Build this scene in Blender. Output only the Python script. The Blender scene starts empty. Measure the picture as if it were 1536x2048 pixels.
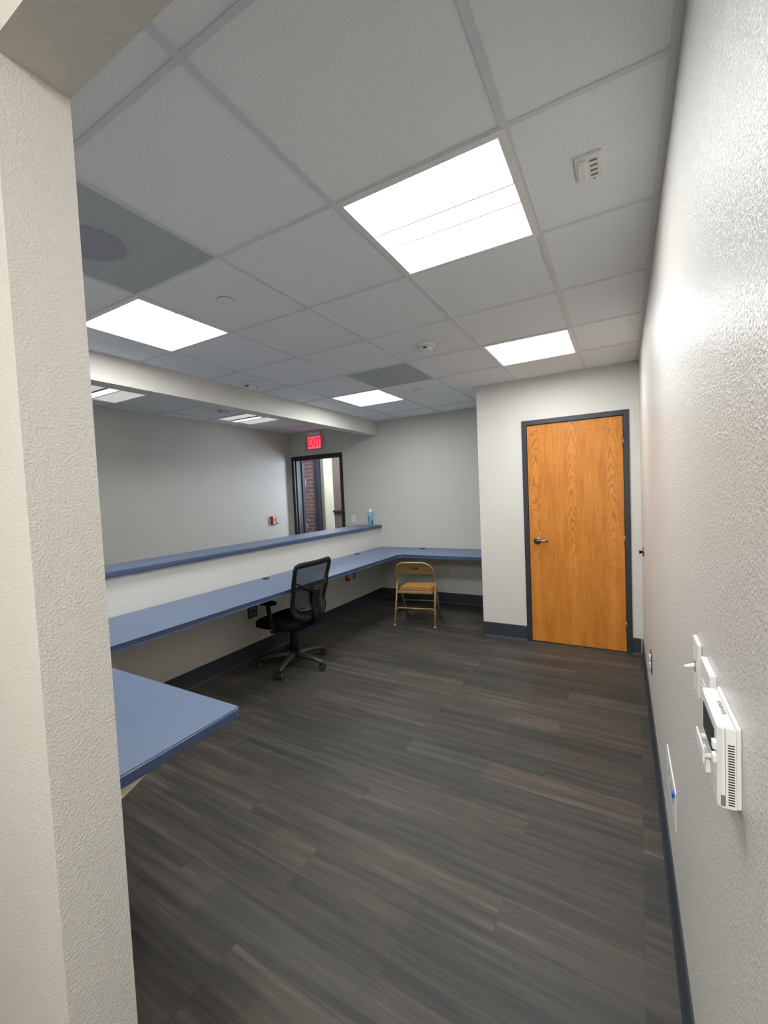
import bpy, bmesh, math, random
from math import sin, cos, pi, radians
from mathutils import Vector, Matrix
random.seed(7)
COL = bpy.context.scene.collection

# ---------------------------------------------------------------- materials
def new_mat(name):
    m = bpy.data.materials.new(name); m.use_nodes = True
    nt = m.node_tree; b = nt.nodes['Principled BSDF']
    return m, nt, b
def N(nt, t, **kw):
    n = nt.nodes.new(t)
    for k, v in kw.items(): setattr(n, k, v)
    return n
def srgb(r, g, b):
    f = lambda c: (c/255/12.92) if c/255 <= .04045 else ((c/255+.055)/1.055)**2.4
    return (f(r), f(g), f(b), 1)
def plain(name, col, rough=.5, metal=0, spec=.5, var=.06, scale=30, bump=0, coat=0):
    m, nt, b = new_mat(name)
    tc = N(nt, 'ShaderNodeTexCoord'); no = N(nt, 'ShaderNodeTexNoise'); no.inputs['Scale'].default_value = scale
    no.inputs['Detail'].default_value = 3
    nt.links.new(tc.outputs['Object'], no.inputs['Vector'])
    mx = N(nt, 'ShaderNodeMixRGB'); mx.inputs[1].default_value = tuple(c*(1-var) for c in col[:3])+(1,)
    mx.inputs[2].default_value = tuple(min(1, c*(1+var)) for c in col[:3])+(1,)
    nt.links.new(no.outputs['Fac'], mx.inputs[0]); nt.links.new(mx.outputs[0], b.inputs['Base Color'])
    b.inputs['Roughness'].default_value = rough; b.inputs['Metallic'].default_value = metal
    b.inputs['Specular IOR Level'].default_value = spec
    b.inputs['Coat Weight'].default_value = coat
    if bump:
        bp = N(nt, 'ShaderNodeBump'); bp.inputs['Strength'].default_value = bump; bp.inputs['Distance'].default_value = .002
        nt.links.new(no.outputs['Fac'], bp.inputs['Height']); nt.links.new(bp.outputs[0], b.inputs['Normal'])
    return m
def emis(name, col, st):
    m, nt, b = new_mat(name)
    b.inputs['Base Color'].default_value = col
    b.inputs['Emission Color'].default_value = col; b.inputs['Emission Strength'].default_value = st
    return m

def wall_paint(name, col, strength=.35, dist=.0022, rough=.42):
    m, nt, b = new_mat(name)
    tc = N(nt, 'ShaderNodeTexCoord')
    n1 = N(nt, 'ShaderNodeTexNoise'); n1.inputs['Scale'].default_value = 190; n1.inputs['Detail'].default_value = 2
    n1.inputs['Distortion'].default_value = .25
    n2 = N(nt, 'ShaderNodeTexNoise'); n2.inputs['Scale'].default_value = 60; n2.inputs['Detail'].default_value = 2
    nt.links.new(tc.outputs['Object'], n1.inputs['Vector']); nt.links.new(tc.outputs['Object'], n2.inputs['Vector'])
    r = N(nt, 'ShaderNodeMapRange'); r.inputs[1].default_value = .42; r.inputs[2].default_value = .66
    nt.links.new(n1.outputs['Fac'], r.inputs[0])
    ad = N(nt, 'ShaderNodeMath', operation='MULTIPLY_ADD'); ad.inputs[1].default_value = .8
    nt.links.new(n2.outputs['Fac'], ad.inputs[0]); nt.links.new(r.outputs[0], ad.inputs[2])
    bp = N(nt, 'ShaderNodeBump'); bp.inputs['Strength'].default_value = strength; bp.inputs['Distance'].default_value = dist
    nt.links.new(ad.outputs[0], bp.inputs['Height']); nt.links.new(bp.outputs[0], b.inputs['Normal'])
    n3 = N(nt, 'ShaderNodeTexNoise'); n3.inputs['Scale'].default_value = 1.3
    nt.links.new(tc.outputs['Object'], n3.inputs['Vector'])
    mx = N(nt, 'ShaderNodeMixRGB'); mx.inputs[1].default_value = tuple(c*.97 for c in col[:3])+(1,)
    mx.inputs[2].default_value = tuple(min(1, c*1.03) for c in col[:3])+(1,)
    nt.links.new(n3.outputs['Fac'], mx.inputs[0]); nt.links.new(mx.outputs[0], b.inputs['Base Color'])
    b.inputs['Roughness'].default_value = rough; b.inputs['Specular IOR Level'].default_value = .5
    return m

M = {}
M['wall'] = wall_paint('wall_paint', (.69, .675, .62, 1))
M['wallb'] = wall_paint('wall_paint_shaded', (.56, .557, .515, 1))  # same wall paint, darkened to put shade on the back and left walls
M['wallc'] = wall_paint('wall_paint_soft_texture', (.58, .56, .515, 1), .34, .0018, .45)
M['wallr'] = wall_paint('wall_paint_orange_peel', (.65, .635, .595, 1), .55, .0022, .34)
M['white_paint'] = plain('white_plastic', (.78, .78, .77, 1), .35)
M['tile_edge'] = plain('tee_metal', (.66, .685, .72, 1), .45)
M['base'] = plain('charcoal_vinyl', srgb(42, 50, 56), .6, var=.1)
M['frame'] = plain('black_metal_frame', srgb(42, 46, 54), .45)
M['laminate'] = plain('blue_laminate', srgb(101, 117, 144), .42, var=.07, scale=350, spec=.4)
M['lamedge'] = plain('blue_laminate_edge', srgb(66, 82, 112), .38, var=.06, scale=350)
M['blackpl'] = plain('black_plastic', (.006, .006, .007, 1), .55, spec=.25)
M['blackfab'] = plain('black_fabric', (.006, .006, .0065, 1), .95, spec=.15, scale=400, bump=.4)
M['greypl'] = plain('dark_grey_plastic', (.034, .032, .029, 1), .45, spec=.4)
M['rubber'] = plain('dark_rubber', (.02, .02, .02, 1), .8)
M['tan'] = plain('tan_enamel', srgb(150, 124, 84), .32, spec=.6)
M['tanpad'] = plain('tan_vinyl', srgb(172, 122, 62), .55, scale=200, bump=.3)
M['nickel'] = plain('satin_nickel', (.20, .18, .16, 1), .28, metal=1)
M['steel'] = plain('dull_steel', (.35, .35, .35, 1), .35, metal=1)
M['red'] = plain('red_plastic', srgb(190, 40, 45), .35)
M['cream'] = plain('cream_enamel', srgb(215, 205, 190), .45)
M['frame2'] = plain('black_door_frame', srgb(20, 23, 29), .5)
M['grey_plate'] = plain('grey_plate', srgb(120, 118, 114), .4)
M['dark'] = plain('dark_void', (.015, .015, .018, 1), .7)
M['slate'] = plain('slate_door_paint', srgb(40, 50, 62), .5)
M['beige'] = plain('beige_panel', srgb(225, 220, 200), .6)
M['brown'] = plain('brown_panel', srgb(105, 96, 84), .6)
M['blue'] = plain('blue_plastic', srgb(50, 90, 190), .4)
M['canblue'] = plain('can_blue', srgb(110, 175, 215), .3)
M['cannavy'] = plain('can_navy', srgb(30, 55, 95), .3)
M['grille'] = plain('perforated_grey_panel', srgb(176, 184, 186), .7, var=.12, scale=500)
M['duct'] = plain('duct_shadow', srgb(158, 162, 172), .8, var=.25, scale=45)
M['lens'] = emis('lit_lens', (.99, .995, .99, 1), 20)
M['lensfar'] = emis('dim_lens', (1, .99, .95, 1), .35)
M['lensfarc'] = emis('dim_lens_bright', (1, .99, .94, 1), 1.3)
M['exitred'] = emis('exit_red_glow', (1, .008, .045, 1), 1.15)
M['exitpink'] = emis('exit_pink_glow', (1, .14, .19, 1), .55)
M['gap'] = plain('lens_gap', (.05, .05, .05, 1), .6)

def tile_mat():
    m, nt, b = new_mat('acoustic_tile')
    tc = N(nt, 'ShaderNodeTexCoord'); no = N(nt, 'ShaderNodeTexNoise'); no.inputs['Scale'].default_value = 260
    no.inputs['Detail'].default_value = 4
    nt.links.new(tc.outputs['Object'], no.inputs['Vector'])
    cr = N(nt, 'ShaderNodeValToRGB'); cr.color_ramp.elements[0].position = .3; cr.color_ramp.elements[1].position = .6
    cr.color_ramp.elements[0].color = (.74, .765, .79, 1); cr.color_ramp.elements[1].color = (.86, .885, .91, 1)
    nt.links.new(no.outputs['Fac'], cr.inputs[0]); nt.links.new(cr.outputs[0], b.inputs['Base Color'])
    bp = N(nt, 'ShaderNodeBump'); bp.inputs['Strength'].default_value = .5; bp.inputs['Distance'].default_value = .002
    nt.links.new(no.outputs['Fac'], bp.inputs['Height']); nt.links.new(bp.outputs[0], b.inputs['Normal'])
    b.inputs['Roughness'].default_value = .9
    return m
M['tile'] = tile_mat()

def floor_mat():
    m, nt, b = new_mat('vinyl_planks')
    tc = N(nt, 'ShaderNodeTexCoord')
    rot = N(nt, 'ShaderNodeMapping'); rot.inputs['Rotation'].default_value = (0, 0, radians(1.5))
    nt.links.new(tc.outputs['Object'], rot.inputs['Vector'])
    def bricks(w, h, off, freq):
        br = N(nt, 'ShaderNodeTexBrick'); br.offset = off; br.offset_frequency = freq
        br.inputs['Scale'].default_value = 1; br.inputs['Mortar Size'].default_value = .0011
        br.inputs['Brick Width'].default_value = w; br.inputs['Row Height'].default_value = h
        br.inputs['Color1'].default_value = (0, 0, 0, 1); br.inputs['Color2'].default_value = (1, 1, 1, 1)
        br.inputs['Mortar'].default_value = (.2, .2, .2, 1); br.inputs['Bias'].default_value = 0
        nt.links.new(rot.outputs[0], br.inputs['Vector']); return br
    b1 = bricks(1.22, .152, .37, 3)
    b2 = bricks(.73, .152, .43, 5)
    # streaks: per plank shift of the noise so streaks break at the joints
    mulv = N(nt, 'ShaderNodeVectorMath', operation='MULTIPLY_ADD')
    mulv.inputs[1].default_value = (1.3, 27, 1)
    nt.links.new(rot.outputs[0], mulv.inputs[0])
    sc = N(nt, 'ShaderNodeVectorMath', operation='SCALE'); sc.inputs['Scale'].default_value = 17
    nt.links.new(b1.outputs['Color'], sc.inputs[0]); nt.links.new(sc.outputs[0], mulv.inputs[2])
    s1 = N(nt, 'ShaderNodeTexNoise'); s1.inputs['Scale'].default_value = 1; s1.inputs['Detail'].default_value = 5
    s1.inputs['Roughness'].default_value = .62
    nt.links.new(mulv.outputs[0], s1.inputs['Vector'])
    mp2 = N(nt, 'ShaderNodeMapping'); mp2.inputs['Scale'].default_value = (5, 110, 1)
    nt.links.new(rot.outputs[0], mp2.inputs['Vector'])
    s2 = N(nt, 'ShaderNodeTexNoise'); s2.inputs['Scale'].default_value = 1; s2.inputs['Detail'].default_value = 3
    nt.links.new(mp2.outputs[0], s2.inputs['Vector'])
    # large colour zones
    mp3 = N(nt, 'ShaderNodeMapping'); mp3.inputs['Scale'].default_value = (1.4, 5.5, 1)
    nt.links.new(rot.outputs[0], mp3.inputs['Vector'])
    s3 = N(nt, 'ShaderNodeTexNoise'); s3.inputs['Scale'].default_value = 1.2; s3.inputs['Detail'].default_value = 2
    nt.links.new(mp3.outputs[0], s3.inputs['Vector'])
    def math(op, a, bb, c=None):
        n = N(nt, 'ShaderNodeMath', operation=op)
        for i, v in enumerate((a, bb, c)):
            if v is None: continue
            if isinstance(v, (int, float)): n.inputs[i].default_value = v
            else: nt.links.new(v, n.inputs[i])
        return n.outputs[0]
    v = math('MULTIPLY', s1.outputs['Fac'], .70)
    v = math('SUBTRACT', v, .04)
    v = math('MULTIPLY_ADD', b1.outputs['Color'], .10, v)
    v = math('MULTIPLY_ADD', b2.outputs['Color'], .06, v)
    v = math('MULTIPLY_ADD', s2.outputs['Fac'], .14, v)
    v = math('ADD', v, .04)
    v = math('MULTIPLY_ADD', s3.outputs['Fac'], .12, v)
    cr = N(nt, 'ShaderNodeValToRGB'); e = cr.color_ramp.elements
    e[0].position = .36; e[0].color = (.022, .022, .021, 1)
    e[1].position = .82; e[1].color = (.130, .114, .095, 1)
    a = e.new(.50); a.color = (.039, .037, .033, 1)
    a = e.new(.63); a.color = (.065, .058, .049, 1)
    nt.links.new(v, cr.inputs[0])
    # cooler / warmer planks
    mx = N(nt, 'ShaderNodeMixRGB', blend_type='MULTIPLY'); mx.inputs[0].default_value = .7
    c2 = N(nt, 'ShaderNodeValToRGB'); c2.color_ramp.elements[0].color = (.90, .99, 1.0, 1); c2.color_ramp.elements[1].color = (1.06, .98, .93, 1)
    nt.links.new(b2.outputs['Color'], c2.inputs[0]); nt.links.new(cr.outputs[0], mx.inputs[1]); nt.links.new(c2.outputs[0], mx.inputs[2])
    m2 = N(nt, 'ShaderNodeMixRGB', blend_type='MULTIPLY'); m2.inputs[2].default_value = (.78, .78, .78, 1)
    nt.links.new(b1.outputs['Fac'], m2.inputs[0]); nt.links.new(mx.outputs[0], m2.inputs[1])
    nt.links.new(m2.outputs[0], b.inputs['Base Color'])
    b.inputs['Roughness'].default_value = .5; b.inputs['Specular IOR Level'].default_value = .32
    bp = N(nt, 'ShaderNodeBump'); bp.inputs['Strength'].default_value = .25; bp.inputs['Distance'].default_value = .001
    nt.links.new(v, bp.inputs['Height']); nt.links.new(bp.outputs[0], b.inputs['Normal'])
    return m
M['floor'] = floor_mat()

def oak_mat():
    m, nt, b = new_mat('oak_veneer')
    tc = N(nt, 'ShaderNodeTexCoord'); sp = N(nt, 'ShaderNodeSeparateXYZ')
    nt.links.new(tc.outputs['Object'], sp.inputs[0])
    def math(op, a, bb=None, c=None, clamp=False):
        n = N(nt, 'ShaderNodeMath', operation=op); n.use_clamp = clamp
        for i, v in enumerate((a, bb, c)):
            if v is None: continue
            if isinstance(v, (int, float)): n.inputs[i].default_value = v
            else: nt.links.new(v, n.inputs[i])
        return n.outputs[0]
    mp = N(nt, 'ShaderNodeMapping'); mp.inputs['Scale'].default_value = (9, 1, 1.6)
    nt.links.new(tc.outputs['Object'], mp.inputs['Vector'])
    wob = N(nt, 'ShaderNodeTexNoise'); wob.inputs['Scale'].default_value = 1.6; wob.inputs['Detail'].default_value = 3
    nt.links.new(mp.outputs[0], wob.inputs['Vector'])
    x = math('MULTIPLY_ADD', wob.outputs['Fac'], .075, sp.outputs[0])
    d = math('PINGPONG', math('ADD', x, .045), .165)          # distance to the centre of each leaf
    d2 = math('MULTIPLY', d, d)
    ph = math('MULTIPLY_ADD', d2, 75, sp.outputs[2])
    ph = math('MULTIPLY_ADD', wob.outputs['Fac'], .62, ph)
    w = math('SINE', math('MULTIPLY', ph, 50))
    w = math('MULTIPLY_ADD', w, .5, .5)
    w = math('POWER', w, 3)
    mask = math('SUBTRACT', 1, math('MULTIPLY', d, 16), clamp=True)
    w = math('MULTIPLY', w, math('POWER', mask, .6))
    w = math('MULTIPLY', w, math('MULTIPLY_ADD', sp.outputs[2], 1.1, -.35, clamp=True))
    mp2 = N(nt, 'ShaderNodeMapping'); mp2.inputs['Scale'].default_value = (150, 1, 5)
    nt.links.new(tc.outputs['Object'], mp2.inputs['Vector'])
    fine = N(nt, 'ShaderNodeTexNoise'); fine.inputs['Scale'].default_value = 1; fine.inputs['Detail'].default_value = 4
    nt.links.new(mp2.outputs[0], fine.inputs['Vector'])
    mp3 = N(nt, 'ShaderNodeMapping'); mp3.inputs['Scale'].default_value = (14, 1, 75)
    nt.links.new(tc.outputs['Object'], mp3.inputs['Vector'])
    flk = N(nt, 'ShaderNodeTexNoise'); flk.inputs['Scale'].default_value = 1; flk.inputs['Detail'].default_value = 2
    nt.links.new(mp3.outputs[0], flk.inputs['Vector'])
    big = N(nt, 'ShaderNodeTexNoise'); big.inputs['Scale'].default_value = 1.8
    nt.links.new(mp.outputs[0], big.inputs['Vector'])
    t = math('MULTIPLY', fine.outputs['Fac'], .38)
    t = math('MULTIPLY_ADD', flk.outputs['Fac'], .16, t)
    t = math('MULTIPLY_ADD', big.outputs['Fac'], .30, t)
    t = math('MULTIPLY_ADD', mask, .13, t)
    t = math('SUBTRACT', t, math('MULTIPLY', w, .26))
    cr = N(nt, 'ShaderNodeValToRGB'); e = cr.color_ramp.elements
    e[0].position = .18; e[0].color = srgb(150, 82, 20)
    e[1].position = .75; e[1].color = srgb(228, 152, 70)
    a = e.new(.44); a.color = srgb(204, 128, 46)
    nt.links.new(t, cr.inputs[0]); nt.links.new(cr.outputs[0], b.inputs['Base Color'])
    b.inputs['Roughness'].default_value = .38; b.inputs['Specular IOR Level'].default_value = .4
    return m
M['oak'] = oak_mat()

def brick_mat():
    m, nt, b = new_mat('red_brick')
    tc = N(nt, 'ShaderNodeTexCoord'); mp = N(nt, 'ShaderNodeMapping'); mp.inputs['Rotation'].default_value = (radians(90), 0, 0)
    nt.links.new(tc.outputs['Object'], mp.inputs['Vector'])
    br = N(nt, 'ShaderNodeTexBrick'); br.inputs['Scale'].default_value = 1
    br.inputs['Brick Width'].default_value = .22; br.inputs['Row Height'].default_value = .08; br.inputs['Mortar Size'].default_value = .006
    br.inputs['Color1'].default_value = srgb(128, 96, 100); br.inputs['Color2'].default_value = srgb(104, 80, 88); br.inputs['Mortar'].default_value = srgb(160, 142, 140)
    nt.links.new(mp.outputs[0], br.inputs['Vector']); nt.links.new(br.outputs['Color'], b.inputs['Base Color'])
    b.inputs['Roughness'].default_value = .85
    return m
M['brick'] = brick_mat()

def mesh_fabric():
    m, nt, b = new_mat('black_mesh_fabric')
    tc = N(nt, 'ShaderNodeTexCoord'); mp = N(nt, 'ShaderNodeMapping'); mp.inputs['Scale'].default_value = (1, 1, 1)
    nt.links.new(tc.outputs['Object'], mp.inputs['Vector'])
    ck = N(nt, 'ShaderNodeTexVoronoi'); ck.inputs['Scale'].default_value = 420
    nt.links.new(mp.outputs[0], ck.inputs['Vector'])
    tr = N(nt, 'ShaderNodeBsdfTransparent'); mx = N(nt, 'ShaderNodeMixShader')
    mr = N(nt, 'ShaderNodeMapRange'); mr.inputs[1].default_value = .2; mr.inputs[2].default_value = .6
    mr.inputs[3].default_value = .86; mr.inputs[4].default_value = .70
    nt.links.new(ck.outputs['Distance'], mr.inputs[0]); nt.links.new(mr.outputs[0], mx.inputs[0])
    b.inputs['Base Color'].default_value = (.010, .011, .012, 1); b.inputs['Roughness'].default_value = .8
    out = nt.nodes['Material Output']
    nt.links.new(tr.outputs[0], mx.inputs[1]); nt.links.new(b.outputs[0], mx.inputs[2]); nt.links.new(mx.outputs[0], out.inputs['Surface'])
    return m
M['mesh'] = mesh_fabric()
def acrylic():
    m, nt, b = new_mat('clear_acrylic')
    b.inputs['Base Color'].default_value = (.9, .75, .75, 1); b.inputs['Transmission Weight'].default_value = .85
    b.inputs['Roughness'].default_value = .1; b.inputs['IOR'].default_value = 1.3
    return m
M['acrylic'] = acrylic()

# ---------------------------------------------------------------- mesh builder
class MB:
    def __init__(s): s.bm = bmesh.new()
    def box(s, a, b, bev=0, mi=0, rot=None):
        a = Vector(a); b = Vector(b); c = (a+b)/2; d = b-a
        r = bmesh.ops.create_cube(s.bm, size=1)
        vs = r['verts']
        bmesh.ops.scale(s.bm, vec=d, verts=vs)
        if bev:
            es = list({e for v in vs for e in v.link_edges})
            r2 = bmesh.ops.bevel(s.bm, geom=es, offset=bev, segments=2, affect='EDGES', profile=.5)
            vs = list({v for f in r2['faces'] for v in f.verts} | {v for v in vs if v.is_valid})
        if rot is not None: bmesh.ops.transform(s.bm, matrix=rot.to_4x4(), verts=vs)
        bmesh.ops.translate(s.bm, vec=c, verts=vs)
        for f in {f for v in vs for f in v.link_faces}: f.material_index = mi
        return s
    def cyl(s, a, b, r0, r1=None, seg=20, mi=0, cap=True):
        a = Vector(a); b = Vector(b); r1 = r0 if r1 is None else r1
        d = b-a; q = d.to_track_quat('Z', 'Y').to_matrix()
        A = []; B = []
        for i in range(seg):
            t = 2*pi*i/seg; o = Vector((cos(t), sin(t), 0))
            A.append(s.bm.verts.new(a+q@(o*r0))); B.append(s.bm.verts.new(b+q@(o*r1)))
        for i in range(seg):
            f = s.bm.faces.new((A[i], A[(i+1) % seg], B[(i+1) % seg], B[i])); f.smooth = True; f.material_index = mi
        if cap:
            f = s.bm.faces.new(A[::-1]); f.material_index = mi; f = s.bm.faces.new(B); f.material_index = mi
        return s
    def lathe(s, prof, c=(0, 0, 0), axis='z', seg=24, mi=0):
        rings = []
        for (r, h) in prof:
            ring = []
            for i in range(seg):
                t = 2*pi*i/seg; p = Vector((r*cos(t), r*sin(t), h))
                if axis == 'y': p = Vector((p.x, p.z, p.y))
                if axis == 'x': p = Vector((p.z, p.x, p.y))
                ring.append(s.bm.verts.new(p+Vector(c)))
            rings.append(ring)
        for A, B in zip(rings, rings[1:]):
            for i in range(seg):
                f = s.bm.faces.new((A[i], A[(i+1) % seg], B[(i+1) % seg], B[i])); f.smooth = True; f.material_index = mi
        s.bm.faces.new(rings[0][::-1]).material_index = mi; s.bm.faces.new(rings[-1]).material_index = mi
        return s
    def tube(s, pts, r, seg=12, closed=False, mi=0, flat=(1, 1), up=(0, 0, 1)):
        pts = [Vector(p) for p in pts]; n = len(pts); rings = []
        rr = r if isinstance(r, (list, tuple)) else [r]*n
        for i, p in enumerate(pts):
            if closed: t = (pts[(i+1) % n]-pts[i-1]).normalized()
            else: t = (pts[min(i+1, n-1)]-pts[max(i-1, 0)]).normalized()
            u = Vector(up); sd = t.cross(u)
            if sd.length < 1e-3: sd = t.cross(Vector((0, 1, 0)))
            sd.normalize(); w = sd.cross(t).normalized()
            rings.append([s.bm.verts.new(p+sd*cos(2*pi*k/seg)*rr[i]*flat[0]+w*sin(2*pi*k/seg)*rr[i]*flat[1]) for k in range(seg)])
        m = n if closed else n-1
        for i in range(m):
            A, B = rings[i], rings[(i+1) % n]
            for k in range(seg):
                f = s.bm.faces.new((A[k], A[(k+1) % seg], B[(k+1) % seg], B[k])); f.smooth = True; f.material_index = mi
        if not closed:
            s.bm.faces.new(rings[0][::-1]); s.bm.faces.new(rings[-1])
        return s
    def prism(s, poly, z0, z1, bev=0, mi=0, axis='z'):
        def P(x, y, z):
            return Vector((x, y, z)) if axis == 'z' else (Vector((x, z, y)) if axis == 'y' else Vector((z, x, y)))
        A = [s.bm.verts.new(P(x, y, z0)) for x, y in poly]; B = [s.bm.verts.new(P(x, y, z1)) for x, y in poly]
        n = len(poly); fs = []
        for i in range(n): fs.append(s.bm.faces.new((A[i], A[(i+1) % n], B[(i+1) % n], B[i])))
        fa = s.bm.faces.new(A[::-1]); fb = s.bm.faces.new(B); fs += [fa, fb]
        for f in fs: f.material_index = mi
        if bev:
            bmesh.ops.bevel(s.bm, geom=list({e for f in (fa, fb) for e in f.edges}), offset=bev, segments=3, affect='EDGES')
        return s
    def build(s, name, mats, parent=None, smooth=None):
        bmesh.ops.recalc_face_normals(s.bm, faces=s.bm.faces)
        me = bpy.data.meshes.new(name); s.bm.to_mesh(me); s.bm.free()
        for m in (mats if isinstance(mats, (list, tuple)) else [mats]): me.materials.append(m)
        o = bpy.data.objects.new(name, me); COL.objects.link(o)
        if parent: o.parent = parent
        return o
def thing(name, label, cat, loc=(0, 0, 0), rz=0, group=None):
    o = bpy.data.objects.new(name, None); COL.objects.link(o); o.empty_display_size = .05
    o.location = loc; o.rotation_euler = (0, 0, rz); o['label'] = label; o['category'] = cat
    if group: o['group'] = group
    return o
def root_struct(name):
    o = bpy.data.objects.new(name, None); COL.objects.link(o); o.empty_display_size = .05; o['kind'] = 'structure'
    return o
def tag(o, label, cat, group=None):
    o['label'] = label; o['category'] = cat
    if group: o['group'] = group
    return o
def st(o): o['kind'] = 'structure'; return o
def text_obj(name, body, size, loc, rot, mat, parent, ext=.0006, bold=0, sx=1):
    cu = bpy.data.curves.new(name, 'FONT'); cu.body = body; cu.size = size; cu.extrude = ext; cu.offset = bold
    cu.align_x = 'CENTER'; cu.align_y = 'CENTER'
    t = bpy.data.objects.new(name, cu); COL.objects.link(t)
    dg = bpy.context.evaluated_depsgraph_get(); me = bpy.data.meshes.new_from_object(t.evaluated_get(dg))
    bpy.data.objects.remove(t); me.materials.clear(); me.materials.append(mat)
    o = bpy.data.objects.new(name, me); COL.objects.link(o); o.location = loc; o.rotation_euler = rot; o.scale = (sx, 1, 1)
    o.parent = parent
    return o
def dup(root, loc, label, name=None):
    r = root.copy(); COL.objects.link(r); r.location = loc; r['label'] = label
    for ch in list(root.children):
        c = ch.copy(); COL.objects.link(c); c.parent = r
        for g in list(ch.children):
            d = g.copy(); COL.objects.link(d); d.parent = c
    return r

# ---------------------------------------------------------------- dimensions
H = 2.584; XR = .140; YD = 4.343; YB = 5.40; XC = -1.298
XW = -3.130; XW2 = -3.262; XF = -4.79
YN1 = .451; YN0 = .335; XJ = -.89; HZ = 2.30
YS = -1.7; XHL = -2.6; YV = 7.05; XVL = -6.9; XVR = -3.0

# floor
f = MB(); f.box((-7.0, YS-.1, -.05), (.3, 8.2, 0)); st(f.build('floor', M['floor']))

# walls
st(MB().box((XR, YS-.1, 0), (XR+.12, YD+.12, 2.75)).build('wall_right', M['wallr']))
DX0, DX1, DH = -.855, .060, 2.182
w = MB(); w.box((XC, YD, 0), (DX0+.02, YD+.12, 2.75)); w.box((DX1-.02, YD, 0), (XR, YD+.12, 2.75)); w.box((DX0+.02, YD, DH-.02), (DX1-.02, YD+.12, 2.75))
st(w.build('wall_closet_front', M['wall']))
st(MB().box((XC, YD+.12, 0), (XC+.12, YB, 2.75)).build('wall_closet_side', M['wall']))
EX0, EX1, EH = -4.745, -3.735, 2.195
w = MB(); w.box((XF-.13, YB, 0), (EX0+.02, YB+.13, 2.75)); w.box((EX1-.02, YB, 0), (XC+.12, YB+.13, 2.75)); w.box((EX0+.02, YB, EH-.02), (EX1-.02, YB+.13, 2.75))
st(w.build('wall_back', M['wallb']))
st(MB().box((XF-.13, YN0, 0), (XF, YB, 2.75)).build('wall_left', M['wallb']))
st(MB().box((XW2, YN1, 0), (XW, YB, 1.035)).build('wall_half', M['wall']))
st(MB().box((XW2, YN1, 2.392), (XW+.012, YB, 2.75)).build('wall_header', M['wall']))
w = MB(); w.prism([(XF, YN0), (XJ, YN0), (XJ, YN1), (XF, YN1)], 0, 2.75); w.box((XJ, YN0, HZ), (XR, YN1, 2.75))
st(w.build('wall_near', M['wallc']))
st(MB().box((XHL-.12, YS, 0), (XHL, YN0, 2.75)).build('wall_hall_left', M['wall']))
st(MB().box((XHL-.12, YS-.12, 0), (XR, YS, 2.75)).build('wall_hall_end', M['wall']))

# ---------------------------------------------------------------- ceiling
LX = [-.2818-.6096*i for i in range(-1, 9)]      # lines running into the room (LX[1] is the first)
LY = [1.3096+.6096*j for j in range(-5, 8)]
def cell(i, j):                                   # cell between LX[i], LX[i+1] and y index j
    return LX[i+1], LX[i], 1.3096+.6096*j, 1.3096+.6096*(j+1)
light_cells = [(1, 0), (1, 3), (4, 0), (4, 4)]
far_cells = [(7, 1), (7, 4)]
grille_cells = [(3, -1), (3, 3)]
skip = set(light_cells+far_cells+grille_cells)
regions = [(XW+.012, XR, YN1, YD), (XW+.012, XC, YD, YB), (XF, XW2, YN1, YB), (XHL, XR, YS, YN0)]
REC = .0045
ct = MB(); cg = MB()
def clip(lo, hi, a, b): return max(lo, a), min(hi, b)
for (x0, x1, y0, y1) in regions:
    for i in range(0, len(LX)-1):
        for j in range(-5, 7):
            a, b, c, d = cell(i, j)
            if (i, j) in skip and y0 > 0: continue
            a, b = clip(x0, x1, a, b); c, d = clip(y0, y1, c, d)
            if b-a < .004 or d-c < .004: continue
            ct.box((a, c, H+REC), (b, d, H+REC+.015))
    # tees
    for lx in LX:
        if x0+.02 < lx < x1-.02: cg.box((lx-.012, y0, H-.001), (lx+.012, y1, H+REC+.001))
    for ly in LY:
        if y0+.02 < ly < y1-.02: cg.box((x0, ly-.0085, H), (x1, ly+.0085, H+REC+.0005))
    # wall angle
    t = .022
    cg.box((x0, y0, H-.001), (x0+t, y1, H+REC)); cg.box((x1-t, y0, H-.001), (x1, y1, H+REC))
    if not (y0 == YD): cg.box((x0, y0, H-.001), (x1, y0+t, H+REC))
    if not (y1 == YD and x0 < -3): cg.box((x0, y1-t, H-.001), (x1, y1, H+REC))
    else: cg.box((XC, y1-t, H-.001), (x1, y1, H+REC))
ceil = st(ct.build('ceiling', M['tile']))
cgo = cg.build('tee_grid', M['tile_edge'], ceil)
# slab above so no light leaks
st(MB().box((-7.0, YS-.1, 2.75), (.3, 8.2, 2.8)).build('ceiling_slab', M['dark']))

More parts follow.
